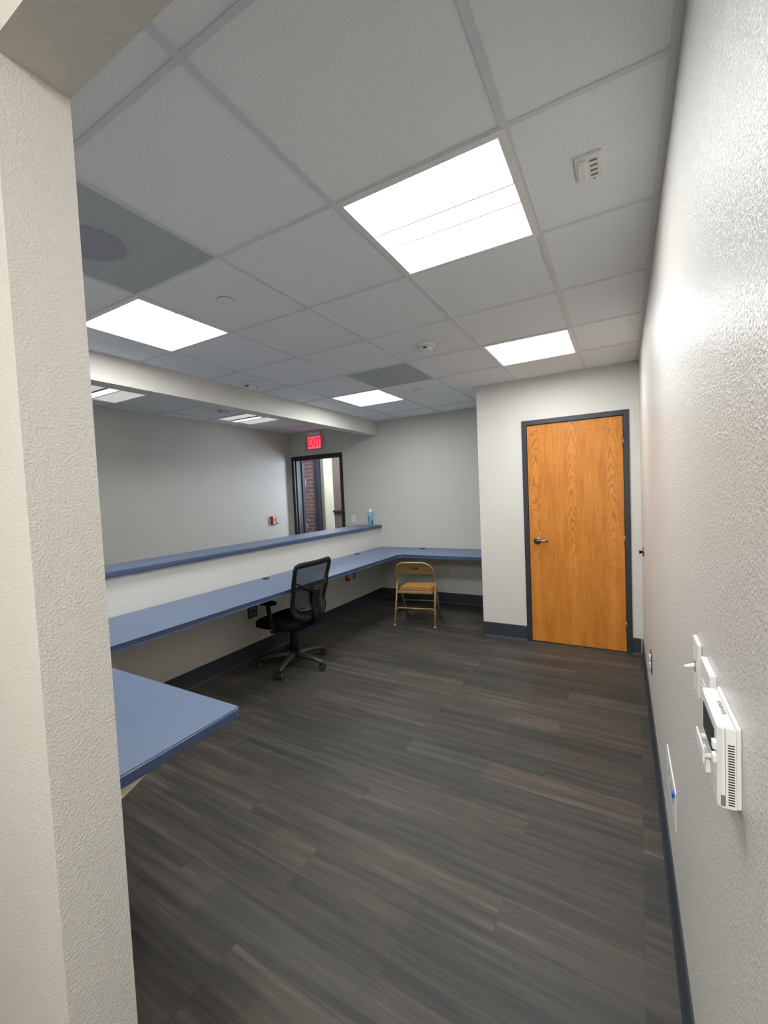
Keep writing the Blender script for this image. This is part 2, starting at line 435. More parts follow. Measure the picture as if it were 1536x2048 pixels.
def make_light(bright):
    a = thing('ceiling_light', '', 'ceiling light', (0, 0, H), 0)
    h = .3048; fr = .022; z0 = -.003; z1 = .009
    m = MB()
    m.box((-h, -h, z0), (h, -h+fr+.004, z1)); m.box((-h, h-fr, z0), (h, h, z1)); m.box((-h, -h+fr, z0), (-h+fr+.004, h-fr, z1)); m.box((h-fr-.004, -h+fr, z0), (h, h-fr, z1))
    m.build('frame', M['white_paint'], a)
    cs = .052; q = h-fr
    mats = [M['lens'], M['lens']] if bright else [M['lensfar'], M['lensfarc']]
    for s in (-1, 1):
        m = MB(); y0 = s*q; y1 = s*(cs+.003)
        A = [m.bm.verts.new((x, y, z)) for x, y, z in ((-q, y0, .001), (q, y0, .001), (q, y1, .012), (-q, y1, .012))]
        B = [m.bm.verts.new((x, y, z+.003)) for x, y, z in ((-q, y0, .001), (q, y0, .001), (q, y1, .012), (-q, y1, .012))]
        m.bm.faces.new(A); m.bm.faces.new(B[::-1])
        for k in range(4): m.bm.faces.new((A[k], A[(k+1) % 4], B[(k+1) % 4], B[k]))
        m.build('side_lens', mats[0], a)
    m = MB(); m.prism([(-cs, .004), (-cs*.6, .001), (cs*.6, .001), (cs, .004), (cs, .012), (-cs, .012)], -q, q, axis='x'); m.build('centre_lens', mats[1], a)
    m = MB(); m.box((-q, -cs-.0045, -.001), (q, -cs, .014)); m.box((-q, cs, -.001), (q, cs+.0045, .014)); m.build('lens_trim', M['gap'], a)
    return a
lights = {}
base = make_light(True); far = make_light(False)
def ctr(i, j): a, b, c, d = cell(i, j); return ((a+b)/2, (c+d)/2, H)
labs = {(1, 0): 'large square lit ceiling light nearest the camera, left of the small ceiling strobe',
        (1, 3): 'square lit ceiling light in front of the oak door',
        (4, 0): 'square lit ceiling light beside the nearer grey perforated panel, close to the wall header',
        (4, 4): 'square lit ceiling light farthest back, near the back wall'}
for n, c in enumerate(light_cells):
    o = base if n == 0 else dup(base, (0, 0, 0), '')
    o.location = ctr(*c); o['label'] = labs[c]; o['group'] = 'lit ceiling panel lights in the office'
for n, (c, l) in enumerate(zip(far_cells, ['dim ceiling panel light beyond the header, the nearer one', 'dim ceiling panel light beyond the header, the one near the exit sign'])):
    o = far if n == 0 else dup(far, (0, 0, 0), '')
    o.location = ctr(*c); o['label'] = l; o['group'] = 'dim ceiling panel lights beyond the header'
for n, (c, l) in enumerate(zip(grille_cells, ['dark grey perforated air return panel in the ceiling beside the column, duct showing through', 'small-looking dark grey perforated air return panel in the ceiling near the farthest light'])):
    x, y, z = ctr(*c); a = thing('air_return_panel', l, 'air vent', (x, y, z), 0, 'perforated return panels in the ceiling')
    MB().box((-.299, -.299, .001), (.302, .302, .0195)).build('perforated_panel', M['grille'], a)
    if n == 0:
        m = MB(); m.lathe([(.125, 0), (.125, .0012)], (-.03, -.04, -.0002), seg=40); m.build('duct_opening', M['duct'], a)
        m = MB(); m.tube([(-.03+.135*cos(t), -.04+.135*sin(t), .001) for t in [2*pi*k/40 for k in range(40)]], .0035, 6, closed=True); m.build('duct_collar', M['grille'], a)

# smoke detectors
def smoke(x, y, label):
    a = thing('smoke_detector', label, 'smoke detector', (x, y, H+.005), 0, 'white round smoke detectors on the ceiling')
    MB().lathe([(.070, 0), (.070, -.012), (.062, -.018)], seg=36).build('base', M['white_paint'], a)
    MB().lathe([(.052, -.018), (.056, -.024), (.052, -.042), (.036, -.050), (.014, -.052)], seg=36).build('sensor_head', M['white_paint'], a)
    for k in range(3):
        m = MB(); t = k*2*pi/3-1.3; m.box((-.013, -.003, -.005), (.013, .003, .005), rot=Matrix.Rotation(t+pi/2, 3, 'Z'))
        vs = [v for v in m.bm.verts][-8:]; bmesh.ops.translate(m.bm, vec=(.0545*cos(t), .0545*sin(t), -.033), verts=vs)
        m.build('sensor_slot', M['dark'], a)
    return a
smoke(-1.215, 2.875, 'white round smoke detector in the middle of the office ceiling')
smoke(-2.94, 2.84, 'white round smoke detector against the office side of the header')
smoke(-4.02, 3.44, 'white round smoke detector on the ceiling beyond the header')
for x, y, l in ((-1.80, 1.60, 'white round concealed sprinkler cap beside the nearer left ceiling light'), (-1.822, 4.06, 'white round concealed sprinkler cap beside the farthest ceiling light'), (-4.00, 4.05, 'white round sprinkler cap on the ceiling beyond the header')):
    a = thing('sprinkler_cap', l, 'sprinkler', (x, y, H+.0085), 0, 'concealed sprinkler caps')
    MB().lathe([(.0425, 0), (.0425, -.0065)], seg=32).build('escutcheon', M['grey_plate'], a)  # rim coloured grey to paint the shadow ring around the cap
    MB().lathe([(.041, -.0065), (.041, -.010), (.038, -.0115)], seg=36).build('cap', M['white_paint'], a)
# ceiling strobe
a = thing('ceiling_strobe', 'small white rectangular alarm strobe on the ceiling beside the right wall', 'alarm strobe', (-.079, 1.618, H+.005), 0)
MB().box((-.040, -.064, -.012), (.040, .064, 0), .004).build('housing', M['white_paint'], a)
MB().box((-.030, -.050, -.022), (-.006, .050, -.012), .004).build('lens', M['white_paint'], a)
m = MB()
for k in range(4): m.box((.004, -.042+k*.024, -.0132), (.026, -.034+k*.024, -.0118))
m.cyl((.014, .056, -.0135), (.014, .056, -.0115), .003, seg=10); m.build('speaker_slot', M['grey_plate'], a)

# ---------------------------------------------------------------- baseboards
bh = .146; bt = .009
def bb(name, x0, y0, x1, y1, flip):
    m = MB(); dx, dy = x1-x0, y1-y0; L = math.hypot(dx, dy); u = Vector((dx, dy, 0))/L; n = Vector((-u.y, u.x, 0))*flip
    prof = [(0, 0), (.017, 0), (.013, .006), (bt, .018), (bt*.75, bh-.004), (.003, bh), (0, bh)]
    A = [m.bm.verts.new(Vector((x0, y0, 0))+n*a+Vector((0, 0, b))) for a, b in prof]
    B = [m.bm.verts.new(Vector((x1, y1, 0))+n*a+Vector((0, 0, b))) for a, b in prof]
    k = len(prof)
    for i in range(k): m.bm.faces.new((A[i], A[(i+1) % k], B[(i+1) % k], B[i]))
    m.bm.faces.new(A[::-1]); m.bm.faces.new(B)
    return st(m.build(name, M['base']))
bb('baseboard_right', XR, .46, XR, YD, 1)
bb('baseboard_closet_left', XC, YD, DX0-.001, YD, -1)
bb('baseboard_closet_right', DX1+.001, YD, XR-.016, YD, -1)
bb('baseboard_closet_side', XC, YD, XC, YB-.016, 1)
bb('baseboard_back', XW, YB, XC, YB, -1)
bb('baseboard_half', XW, YN1, XW, YB-.016, -1)
bb('baseboard_near', XW+.016, YN1, XJ, YN1, 1)
bb('baseboard_jamb', XJ, YN0, XJ, YN1, -1)

# ---------------------------------------------------------------- oak door
d = root_struct('door_1'); d.location = (0, 0, 0)
m = MB(); fw = .045; y0 = YD-.012
m.box((DX0, y0, 0), (DX0+fw, YD+.13, DH), .002); m.box((DX1-fw, y0, 0), (DX1, YD+.13, DH), .002); m.box((DX0+fw, y0, DH-fw), (DX1-fw, YD+.13, DH), .002)
m.build('door_frame', M['frame'], d)
m = MB(); m.box((DX0+fw+.003, YD+.006, .008), (DX1-fw-.003, YD+.05, DH-fw-.003), .0015)
slab = m.build('door_slab', M['oak'], d)
m = MB(); m.box((DX0+fw, YD+.052, 0), (DX0+fw+.015, YD+.07, DH-fw)); m.box((DX1-fw-.015, YD+.052, 0), (DX1-fw, YD+.07, DH-fw)); m.build('door_stop', M['dark'], d)
hz = 1.01; hx = -.735
m = MB(); m.lathe([(.036, 0), (.036, -.006), (.030, -.011), (.016, -.012)], (hx, YD+.006, hz), axis='y', seg=32); rose = m.build('handle_rose', M['nickel'], d)
m = MB(); m.cyl((hx, YD-.004, hz), (hx, YD-.052, hz), .011, .012)
m.tube([(hx-.004, YD-.050, hz), (hx+.02, YD-.056, hz), (hx+.055, YD-.057, hz-.001), (hx+.085, YD-.054, hz-.001), (hx+.108, YD-.044, hz-.001)], [.013, .012, .010, .009, .007], 14, flat=(.6, 1.05)); m.build('lever_handle', M['nickel'], d)
for z in (.24, 1.02, 1.90):
    m = MB(); m.cyl((DX1-fw-.001, YD-.004, z-.045), (DX1-fw-.001, YD-.004, z+.045), .006, seg=12); m.build('hinge', M['nickel'], d)
# door bumper on right wall
a = thing('wall_bumper', 'small dark round wall-mounted bumper on the right wall beside the oak door', 'door stop', (XR, 3.9, .985))
MB().lathe([(.036, 0), (.036, -.005), (.028, -.010)], axis='x').build('rose', M['nickel'], a)
MB().lathe([(.010, -.010), (.010, -.020), (.014, -.022), (.014, -.030), (.008, -.033)], axis='x').build('tip', M['blackpl'], a)

# ---------------------------------------------------------------- exit door opening and vestibule
d2 = root_struct('door_2')
m = MB(); fw = .05; ya, yb = YB-.015, YB+.145
m.box((EX0, ya, 0), (EX0+fw, yb, EH), .002); m.box((EX1-fw, ya, 0), (EX1, yb, EH), .002); m.box((EX0+fw, ya, EH-fw), (EX1-fw, yb, EH), .002)
m.build('door_frame', M['frame2'], d2)
m = MB(); m.box((EX0+fw, YB+.03, 0), (EX0+fw+.016, YB+.08, EH-fw)); m.box((EX1-fw-.016, YB+.03, 0), (EX1-fw, YB+.08, EH-fw)); m.box((EX0+fw, YB+.03, EH-fw-.016), (EX1-fw, YB+.08, EH-fw)); m.build('door_stop', M['slate'], d2)
# open leaf, swung out into the vestibule
hp = Vector((EX0+fw-.01, YB+.168, 0)); ang = math.atan2(.798, -.602)
leaf = MB().box((0, -.022, .01), (.88, .022, EH-fw-.006), .002).build('door_leaf', M['slate'], d2)
leaf.location = hp; leaf.rotation_euler = (0, 0, ang)
m = MB(); m.lathe([(.028, -.022), (.028, -.030), (.014, -.034)], (.82, 0, 1.09), axis='y'); m.cyl((.82, -.03, 1.09), (.82, -.075, 1.09), .009); m.tube([(.82, -.07, 1.09), (.76, -.075, 1.09), (.70, -.068, 1.09)], .009, 10)
o = m.build('lever_handle', M['steel'], leaf)
m = MB(); m.prism([(.79+.033*cos(t), .985+.048*sin(t)) for t in [2*pi*k/20 for k in range(20)]], -.0238, -.0222, axis='y'); m.build('white_sticker', M['white_paint'], leaf)
m = MB(); m.box((.845, -.028, 1.73), (.875, -.0222, 1.87), .001); m.build('latch_plate', M['white_paint'], leaf)
# vestibule shell
st(MB().box((XVL, YB+.13+1e-3, 0), (XVL+.1, YV+.4, 2.75)).build('wall_vestibule_left', M['beige']))
st(MB().box((XVR, YB+.131, 0), (XVR+.1, YV+.4, 2.75)).build('wall_vestibule_right', M['brown']))
st(MB().box((XVL, YB+.131, 2.70), (XVR+.1, YV+.4, 2.749)).build('ceiling_vestibule', M['tile']))
st(MB().box((XVL+.1, YV, 0), (-5.545, YV+.15, 2.70)).build('wall_brick', M['brick']))
st(MB().box((-5.545, YV-.10, 0), (-5.425, YV+.12, 2.70), .004).build('trim_1', M['frame']))
st(MB().box((-5.425, YV-.02, 0), (-5.36, YV+.12, 2.70), .004).build('trim_2', M['grey_plate']))
st(MB().box((-5.36, YV, 0), (-5.15, YV+.12, 2.70)).build('wall_cream', M['beige']))
w = MB(); w.box((-5.15, YV+.02, 0), (XVR, YV+.12, 2.70)); st(w.build('wall_brown', M['brown']))
st(MB().box((-5.15, YV-.03, 1.20), (XVR, YV+.02, 1.235), .003).build('trim_3', M['frame']))
st(MB().box((XF-.2, YB+.131, 0), (EX0, YB+.16, 2.70)).build('wall_vestibule_front', M['wall']))

# exit sign
a = thing('exit_sign', 'glowing red EXIT sign on the back wall above the open doorway', 'exit sign', (-4.245, YB, 2.385))
MB().box((-.13, -.035, .118), (.13, 0, .172), .006).build('housing', M['tile_edge'], a)
m = MB(); m.box((-.178, -.030, -.115), (-.168, -.018, .118), .001); m.box((.168, -.030, -.115), (.178, -.018, .118), .001); m.box((-.168, -.030, -.115), (.168, -.018, -.108), .001); m.box((-.168, -.030, .111), (.168, -.018, .118), .001)
m.build('panel_edge', plain('pink_edge', srgb(230, 170, 170), .3), a)
MB().box((-.168, -.026, -.108), (.168, -.022, .111)).build('acrylic_panel', M['acrylic'], a)
MB().box((-.130, -.0275, -.092), (.130, -.0262, .100)).build('red_field', M['exitpink'], a)
text_obj('exit_letters', 'EXIT', .185, (.002, -.0285, 0), (pi/2, 0, 0), M['exitred'], a, .0006, .006, .68)

# fire alarm pull station on far left wall
a = thing('fire_alarm_pull', 'red and white fire alarm pull station on the far left wall beside the open doorway', 'fire alarm', (XF, 4.945, 1.19))
MB().box((-.003, -.058, -.066), (.045, .058, .066), .006).build('housing', M['red'], a)
MB().box((.045, -.045, -.052), (.049, .045, .058), .002).build('face', M['cream'], a)
m = MB(); m.box((.049, -.030, .020), (.057, .030, .036), .002); m.box((.049, -.008, -.030), (.057, .008, .020), .002); m.build('pull_handle', M['red'], a)
MB().box((.049, .018, -.050), (.054, .044, -.036), .002).build('lock', M['blackpl'], a)

# light switch on back wall
a = thing('light_switch', 'white light switch plate on the back wall right of the open doorway', 'light switch', (-3.58, YB, 1.165))
MB().box((-.036, -.006, -.058), (.036, 0, .058), .003).build('plate', M['white_paint'], a)
MB().box((-.006, -.014, -.010), (.006, -.006, .010), .002).build('toggle', M['cream'], a)
for zz in (.035, -.035): MB().cyl((0, -.0072, zz), (0, -.005, zz), .003, seg=10).build('screw', M['grey_plate'], a)

# ---------------------------------------------------------------- ledge + worktop
LZ = 1.077
a = thing('transaction_ledge', 'long narrow slate-blue laminate ledge capping the half wall', 'ledge', (0, 0, 0))
m = MB(); m.prism([(-3.500, YN1+.002), (-3.090, YN1+.002), (-3.090, YB-.001), (-3.500, YB-.001)], LZ-.040, LZ, .006)
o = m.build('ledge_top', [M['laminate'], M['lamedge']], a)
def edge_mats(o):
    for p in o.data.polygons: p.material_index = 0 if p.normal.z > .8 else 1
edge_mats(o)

a = thing('worktop', 'continuous blue laminate office worktop running around three walls', 'desk', (0, 0, 0))
DZ = .755
poly = [(XW+.001, YN1+.001), (-1.275-.012, YN1+.001), (-1.275, YN1+.013), (-1.275, 1.094-.020), (-1.275-.014, 1.094), (-2.46, 1.094), (-2.49, 1.124), (-2.49, 4.70), (-2.43, 4.755), (XC-.001, 4.755), (XC-.001, YB-.001), (XW+.001, YB-.001)]
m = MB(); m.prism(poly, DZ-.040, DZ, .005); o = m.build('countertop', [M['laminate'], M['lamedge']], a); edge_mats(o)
for gx, gy in ((-3.045, 3.00), (-3.045, 4.64), (-2.40, 5.30)):
    m = MB(); m.lathe([(.030, 0), (.034, .002), (.034, .005), (.028, .007), (.012, .007)], (gx, gy, DZ), seg=28); m.build('cable_grommet', M['blackpl'], a)
m = MB(); m.prism([(YN1+.001, DZ-.0405), (YN1+.285, DZ-.0405), (YN1+.285, DZ-.044), (YN1+.001, DZ-.150)], -1.303, -1.288, axis='x'); m.build('support_bracket', M['cream'], a)

# under-desk outlets
def outlet_x(name, y, z, label, plate, hole, w=.07, h=.115, gang=1):
    a = thing(name, label, 'power outlet', (XW, y, z))
    MB().box((0, -w/2, -h/2), (.006, w/2, h/2), .002).build('plate', plate, a)
    for g in range(gang):
        for s in (-1, 1):
            yy = (g-(gang-1)/2)*.046
            MB().box((.006, yy-.017, s*.026-.016), (.009, yy+.017, s*.026+.016), .003).build('socket', hole, a)
    return a
outlet_x('wall_outlet', 2.885, .455, 'dark four-socket outlet plate on the half wall under the worktop, left of the office chair', plain('dark_plate', srgb(62, 60, 58), .4), M['grey_plate'], .118, .118, 2)
outlet_x('wall_outlet', 4.665, .475, 'faint pale outlet plate on the half wall under the worktop, beside the red box', plain('shade_plate', srgb(150, 146, 138), .4), M['grey_plate'])
a = thing('red_alarm_box', 'small red box on the half wall under the worktop, between the two chairs', 'alarm box', (XW, 4.50, .475))
MB().box((-.003, -.035, -.050), (.030, .035, .050), .004).build('housing', M['red'], a)
MB().box((.030, -.022, -.010), (.036, .022, .030), .003).build('push_button', M['cream'], a)
a = thing('wall_outlet', 'pale outlet plate on the back wall under the worktop, right of the folding chair', 'power outlet', (-2.02, YB, .43))
MB().box((-.035, -.006, -.057), (.035, 0, .057), .002).build('plate', M['cream'], a)
for s in (-1, 1): MB().box((-.017, -.009, s*.026-.016), (.017, -.006, s*.026+.016), .003).build('socket', M['cream'], a)

# ---------------------------------------------------------------- spray can on ledge
a = thing('spray_can', 'blue aerosol can with white cap standing on the far end of the ledge', 'spray can', (-3.235, 5.33, LZ))
MB().lathe([(.029, 0), (.031, .003), (.031, .178), (.027, .190)], seg=28).build('can_body', M['canblue'], a)
m = MB(); r = .0313
for k in range(7):
    t0 = radians(-35+k*8); t1 = radians(-27+k*8)
    m.bm.faces.new([m.bm.verts.new(p) for p in ((r*cos(t0), r*sin(t0), .006), (r*cos(t1), r*sin(t1), .006), (r*cos(t1), r*sin(t1), .075), (r*cos(t0), r*sin(t0), .075))])
m.build('navy_label', M['cannavy'], a)
for z in (.100, .124, .150):
    m = MB()
    for k in range(7):
        t0 = radians(-125+k*8); t1 = radians(-117+k*8)
        m.bm.faces.new([m.bm.verts.new(p) for p in ((r*cos(t0), r*sin(t0), z), (r*cos(t1), r*sin(t1), z+.001), (r*cos(t1), r*sin(t1), z+.011), (r*cos(t0), r*sin(t0), z+.010))])
    m.build('printed_stripe', M['cannavy'] if z < .14 else M['white_paint'], a)
MB().lathe([(.0275, .190), (.0275, .202), (.024, .226), (.018, .240), (.010, .243)], seg=28).build('cap', M['white_paint'], a)

# ---------------------------------------------------------------- folding chair
a = thing('folding_chair', 'tan metal folding chair with padded seat pulled up to the back worktop', 'folding chair', (-2.122, 4.507, 0), radians(10.5))
R = .0115
def arc(cx, cz, r, t0, t1, n): return [(cx+r*cos(t0+(t1-t0)*k/n), cz+r*sin(t0+(t1-t0)*k/n)) for k in range(n+1)]
def yat(z): return .225-.425*z/.735
prof = [(.205, .015), (.21, .25), (.218, .44)] + [(.222, .55)] + arc(.222-.12, .735-.12, .12, 0, pi/2, 8)
left = [(-x, z) for x, z in prof]
path = left + prof[::-1]
pp = [(x, yat(z), z) for x, z in path]
MB().tube(pp, R, 12, up=(0, 1, 0)).build('back_frame', M['tan'], a)
# back panel follows the curve of the frame
m = MB(); nx, nz = 16, 6; grid = []
def half(z):
    c = .735-.12
    return .222-.004 if z <= c else .222-.12+math.sqrt(max(0, .12**2-(z-c)**2))-.002
for j in range(nz+1):
    z = .590+(.731-.590)*j/nz; row = []
    for i in range(nx+1):
        u = -1+2*i/nx; x = u*half(z); row.append((x, yat(z)+.004+.018*(1-u*u)*.9, z))
    grid.append(row)
F = [[m.bm.verts.new(p) for p in r_] for r_ in grid]; Bk = [[m.bm.verts.new((p[0], p[1]-.003, p[2])) for p in r_] for r_ in grid]
for j in range(nz):
    for i in range(nx):
        q = m.bm.faces.new((F[j][i], F[j][i+1], F[j+1][i+1], F[j+1][i])); q.smooth = True
        q = m.bm.faces.new((Bk[j][i], Bk[j+1][i], Bk[j+1][i+1], Bk[j][i+1])); q.smooth = True
bp_ = m.build('backrest', M['tan'], a)
text_obj('backrest_letters', 'L o M', .036, (0, yat(.665)+.0135, .665), (pi/2-.0, 0, 0), M['dark'], bp_, .0035, .0022)
# rear legs and stretchers
for s in (-1, 1):
    m = MB(); m.tube([(s*.236, -.225, .012), (s*.229, -.150, .28), (s*.228, -.078, .500)], .0105, 12, up=(0, 1, 0)); m.cyl((s*.228, -.078, .498), (s*.228, -.0755, .507), .0115); m.build('leg', M['tan'], a)
    MB().cyl((s*.236, -.226, 0), (s*.2358, -.222, .030), .0155, .0135).build('foot_cap', M['tan'], a)
    MB().cyl((s*.205, .236, 0), (s*.205, .228, .028), .0150, .0135).build('foot_cap', M['greypl'], a)
def stretch(z, hw, y, dy):
    return [(-hw, y+dy*.03, z-.045), (-hw+.006, y+dy*.012, z-.015), (-hw+.03, y, z), (hw-.03, y, z), (hw-.006, y+dy*.012, z-.015), (hw, y+dy*.03, z-.045)]
MB().tube(stretch(.205, .231, -.170, -.4), .0075, 10).build('stretcher', M['tan'], a)
MB().tube(stretch(.235, .207, .089, .4), .0075, 10).build('stretcher', M['tan'], a)
# seat pan and pad
pan = [(-.200, -.165), (.200, -.165), (.206, -.10), (.200, .15), (.170, .205), (-.170, .205), (-.200, .15), (-.206, -.10)]
MB().prism(pan, .372, .404, .006).build('seat', M['tan'], a)
pad = [(x*.93, y*.90+.004) for x, y in pan]
MB().prism(pad, .404, .430, .010).build('seat_pad', M['tanpad'], a)

# ---------------------------------------------------------------- office chair (faces the half wall)
a = thing('office_chair', 'black mesh-back swivel office chair tucked under the worktop', 'office chair', (-2.65, 2.915, 0), radians(90))
# base star
bs = MB(); bs.lathe([(.036, .075), (.040, .085), (.040, .125), (.030, .135)], seg=24); hub = bs.build('hub', M['greypl'], a)
R0 = .316
# world angles of the casters seen: 0 deg (+x world) etc; local = world-90
for k in range(5):
    t = radians(0+72*k)-radians(90); c, s_ = cos(t), sin(t)
    m = MB(); pts = [(c*.03, s_*.03, .105), (c*.12, s_*.12, .104), (c*.22, s_*.22, .092), (c*.305, s_*.305, .075), (c*.322, s_*.322, .070)]
    m.tube(pts, [.036, .031, .026, .022, .014], 12, flat=(1, .8)); leg = m.build('leg', M['greypl'], a)
    t2 = t+radians(20 if k != 1 else -60); ax = Vector((-sin(t2), cos(t2), 0)); p = Vector((c*R0, s_*R0, .027))
    m = MB()
    for sg in (-1, 1):
        m.cyl(p+ax*sg*.006, p+ax*sg*.023, .026, .024, seg=24)
    m.build('caster_wheel', M['greypl'], a)
    m = MB(); m.cyl(p+Vector((0, 0, .014)), p+Vector((0, 0, .048)), .009, seg=12)
    hood = [p+Vector((cos(u)*cos(t2), cos(u)*sin(t2), sin(u)))*.030 for u in [radians(10+k2*20) for k2 in range(9)]]
    m.tube(hood, .007, 8, flat=(1, .5), up=tuple(ax)); m.build('caster_hood', M['blackpl'], a)
MB().lathe([(.038, .12), (.036, .25), (.030, .26), (.030, .38)], seg=24).build('gas_column', M['blackpl'], a)
m = MB(); m.box((-.11, -.13, .345), (.11, .10, .390), .010); m.tube([(.08, .02, .385), (.20, .03, .380), (.25, .03, .372)], .006, 8); m.build('tilt_mechanism', M['blackpl'], a)
# seat cushion
m = MB(); n = 32; rings = []
def sup(t, a_, b_, e=3.2):
    c, s_ = cos(t), sin(t); return (abs(c)**(2/e))*a_*(1 if c >= 0 else -1), (abs(s_)**(2/e))*b_*(1 if s_ >= 0 else -1)
for sc, z in ((.86, .398), (.97, .402), (1, .420), (1, .440), (.97, .462), (.88, .474), (.5, .478), (.15, .478)):
    ring = []
    for k in range(n):
        x, y = sup(2*pi*k/n, .250*sc, .262*sc); front = max(0, (y-.10)/.16)
        ring.append(m.bm.verts.new((x, y+.052, z-.012-.035*front**2)))
    rings.append(ring)
for A, B in zip(rings, rings[1:]):
    for k in range(n): q = m.bm.faces.new((A[k], A[(k+1) % n], B[(k+1) % n], B[k])); q.smooth = True
m.bm.faces.new(rings[0][::-1]); m.bm.faces.new(rings[-1]); m.build('seat', M['blackfab'], a)
# back: profile y(z), frame outline x(z)
def lerp(z, tab):
    for (a0, b0), (a1, b1) in zip(tab, tab[1:]):
        if z <= a1: 
            u = max(0, (z-a0)/(a1-a0)); u = u*u*(3-2*u); return b0+(b1-b0)*u
    return tab[-1][1]
def by(z): return lerp(z, [(.46, -.215), (.59, -.188), (.74, -.225), (.96, -.272)])-.03
def bw(z): return lerp(z, [(.46, .175), (.56, .215), (.75, .228), (.96, .238)])
CX = .022
def bpt(x, z, off=0): return (CX+x, by(z)+off+.05*(x/.24)**2, z)
out = []
n = 10
zb, zt = .475, .955
side = [zb+.05+(zt-.035-zb-.05)*k/n for k in range(n+1)]
out += [bpt(bw(z), z) for z in side]
out += [bpt(bw(zt)-.008, zt-.012), bpt(bw(zt)-.035, zt)]
out += [bpt(x, zt+.004) for x in (.12, .04, -.04, -.12)]
out += [bpt(-bw(zt)+.035, zt), bpt(-bw(zt)+.008, zt-.012)]
out += [bpt(-bw(z), z) for z in side[::-1]]
out += [bpt(-bw(zb)+.012, zb+.022), bpt(-bw(zb)+.045, zb)]
out += [bpt(x, zb-.004) for x in (-.08, 0, .08)]
out += [bpt(bw(zb)-.045, zb), bpt(bw(zb)-.012, zb+.022)]
MB().tube(out, .024, 12, closed=True, flat=(1.0, .6), up=(0, 1, 0)).build('back_frame', M['blackpl'], a)
m = MB(); nx, nz = 12, 14; G = []
for j in range(nz+1):
    z = zb+(zt-zb)*j/nz; G.append([m.bm.verts.new(bpt((-1+2*i/nx)*(bw(z)-.004), z, .004)) for i in range(nx+1)])
for j in range(nz):
    for i in range(nx): q = m.bm.faces.new((G[j][i], G[j][i+1], G[j+1][i+1], G[j+1][i])); q.smooth = True
m.build('mesh_back', M['mesh'], a)
# Y shaped rear support
m = MB()
for s in (-1, 1):
    m.tube([bpt(0, .715, -.030), bpt(s*.06, .722, -.030), bpt(s*.13, .750, -.022), bpt(s*.19, .790, -.010), bpt(s*(bw(.81)), .815, 0)], [.016, .014, .012, .010, .009], 10, flat=(.8, 1), up=(0, 1, 0))
m.tube([bpt(0, .745, -.022), bpt(0, .70, -.030), bpt(0, .62, -.036), bpt(0, .53, -.042), bpt(0, .47, -.042), (CX, -.235, .41), (CX, -.14, .385)], [.020, .040, .044, .046, .044, .036, .026], 14, flat=(1.2, .4), up=(0, 1, 0))
m.build('back_support', M['blackpl'], a)
m = MB()
for s in (-1, 1): m.tube([bpt(s*.02, .565, -.035), bpt(s*.08, .550, -.028), bpt(s*.15, .555, -.016), bpt(s*.183, .585, -.004)], [.008, .009, .008, .007], 8)
m.build('lumbar_bar', M['greypl'], a)
for s in (-1, 1):
    x = s*.285
    m = MB(); m.tube([(s*.12, -.02, .390), (s*.235, -.02, .388), (x, -.02, .40), (x, -.02, .43), (x, .0, .53), (x, .015, .63)], [.014, .015, .018, .020, .019, .017], 12, flat=(.6, 1.35)); arm = m.build('armrest', M['blackpl'], a)
    m = MB(); n = 28; rg = []
    for sc, z in ((.8, .627), (1, .633), (1, .650), (.85, .658), (.3, .660)):
        rg.append([m.bm.verts.new((x+sup(2*pi*k/n, .042*sc, .125*sc, 2.6)[0], .045+sup(2*pi*k/n, .042*sc, .125*sc, 2.6)[1], z)) for k in range(n)])
    for A, B in zip(rg, rg[1:]):
        for k in range(n): q = m.bm.faces.new((A[k], A[(k+1) % n], B[(k+1) % n], B[k])); q.smooth = True
    m.bm.faces.new(rg[0][::-1]); m.bm.faces.new(rg[-1]); m.build('arm_pad', M['blackfab'], arm)
    MB().cyl((x+s*.012, -.02, .415), (x+s*.019, -.02, .415), .006, seg=12).build('arm_screw', M['nickel'], arm)

# ---------------------------------------------------------------- right wall devices
a = thing('toggle_switch', 'white toggle light switch on the right wall, just beyond the thermostat', 'light switch', (XR, 1.115, 1.135))
MB().box((-.008, -.036, -.058), (0, .036, .058), .003).build('plate', M['white_paint'], a)
m = MB(); m.tube([(-.006, 0, .002), (-.016, 0, -.002), (-.028, 0, -.006)], [.005, .0045, .0035], 10); m.build('toggle', M['white_paint'], a)
MB().box((-.0095, -.006, -.012), (-.008, .006, .012)).build('toggle_slot', M['grey_plate'], a)
a = thing('wall_sensor', 'small white box on the right wall between the toggle switch and the thermostat', 'sensor', (XR, .97, 1.155))
MB().box((-.011, -.050, -.050), (0, .050, .035), .002).build('housing', M['white_paint'], a)
m = MB()
for k in range(3): m.box((-.0120, -.03, -.030+k*.012), (-.0108, .03, -.026+k*.012))
m.build('vent_slot', M['cream'], a)

a = thing('thermostat', 'white wall thermostat with side vents and open flap, nearest the camera on the right wall', 'thermostat', (XR, .814, 1.124))
L = .069; Z = .060; D = .027
MB().box((-.006, -L-.003, -Z+.004), (0, L+.003, Z+.003), .002).build('back_plate', M['white_paint'], a)
body = MB(); body.prism([(-L, -.005), (-L, -.022), (-L+.005, -D), (L-.005, -D), (L, -.022), (L, -.005)], -Z, Z, .002)
for v in body.bm.verts: v.co = Vector((v.co.y, v.co.x, v.co.z))
body = body.build('housing', M['white_paint'], a)
MB().box((-D-.0012, -.045, .000), (-D+.0005, .048, .044), .0004).build('display', M['dark'], a)
m = MB(); m.box((-D-.012, -.030, -.020), (-D-.0095, .040, .002), .0008); m.build('open_flap', M['white_paint'], a)
for yy in (-.024, .034): MB().box((-D-.011, yy-.003, -.012), (-D+.001, yy+.003, -.007), .0008).build('flap_hinge', M['white_paint'], a)
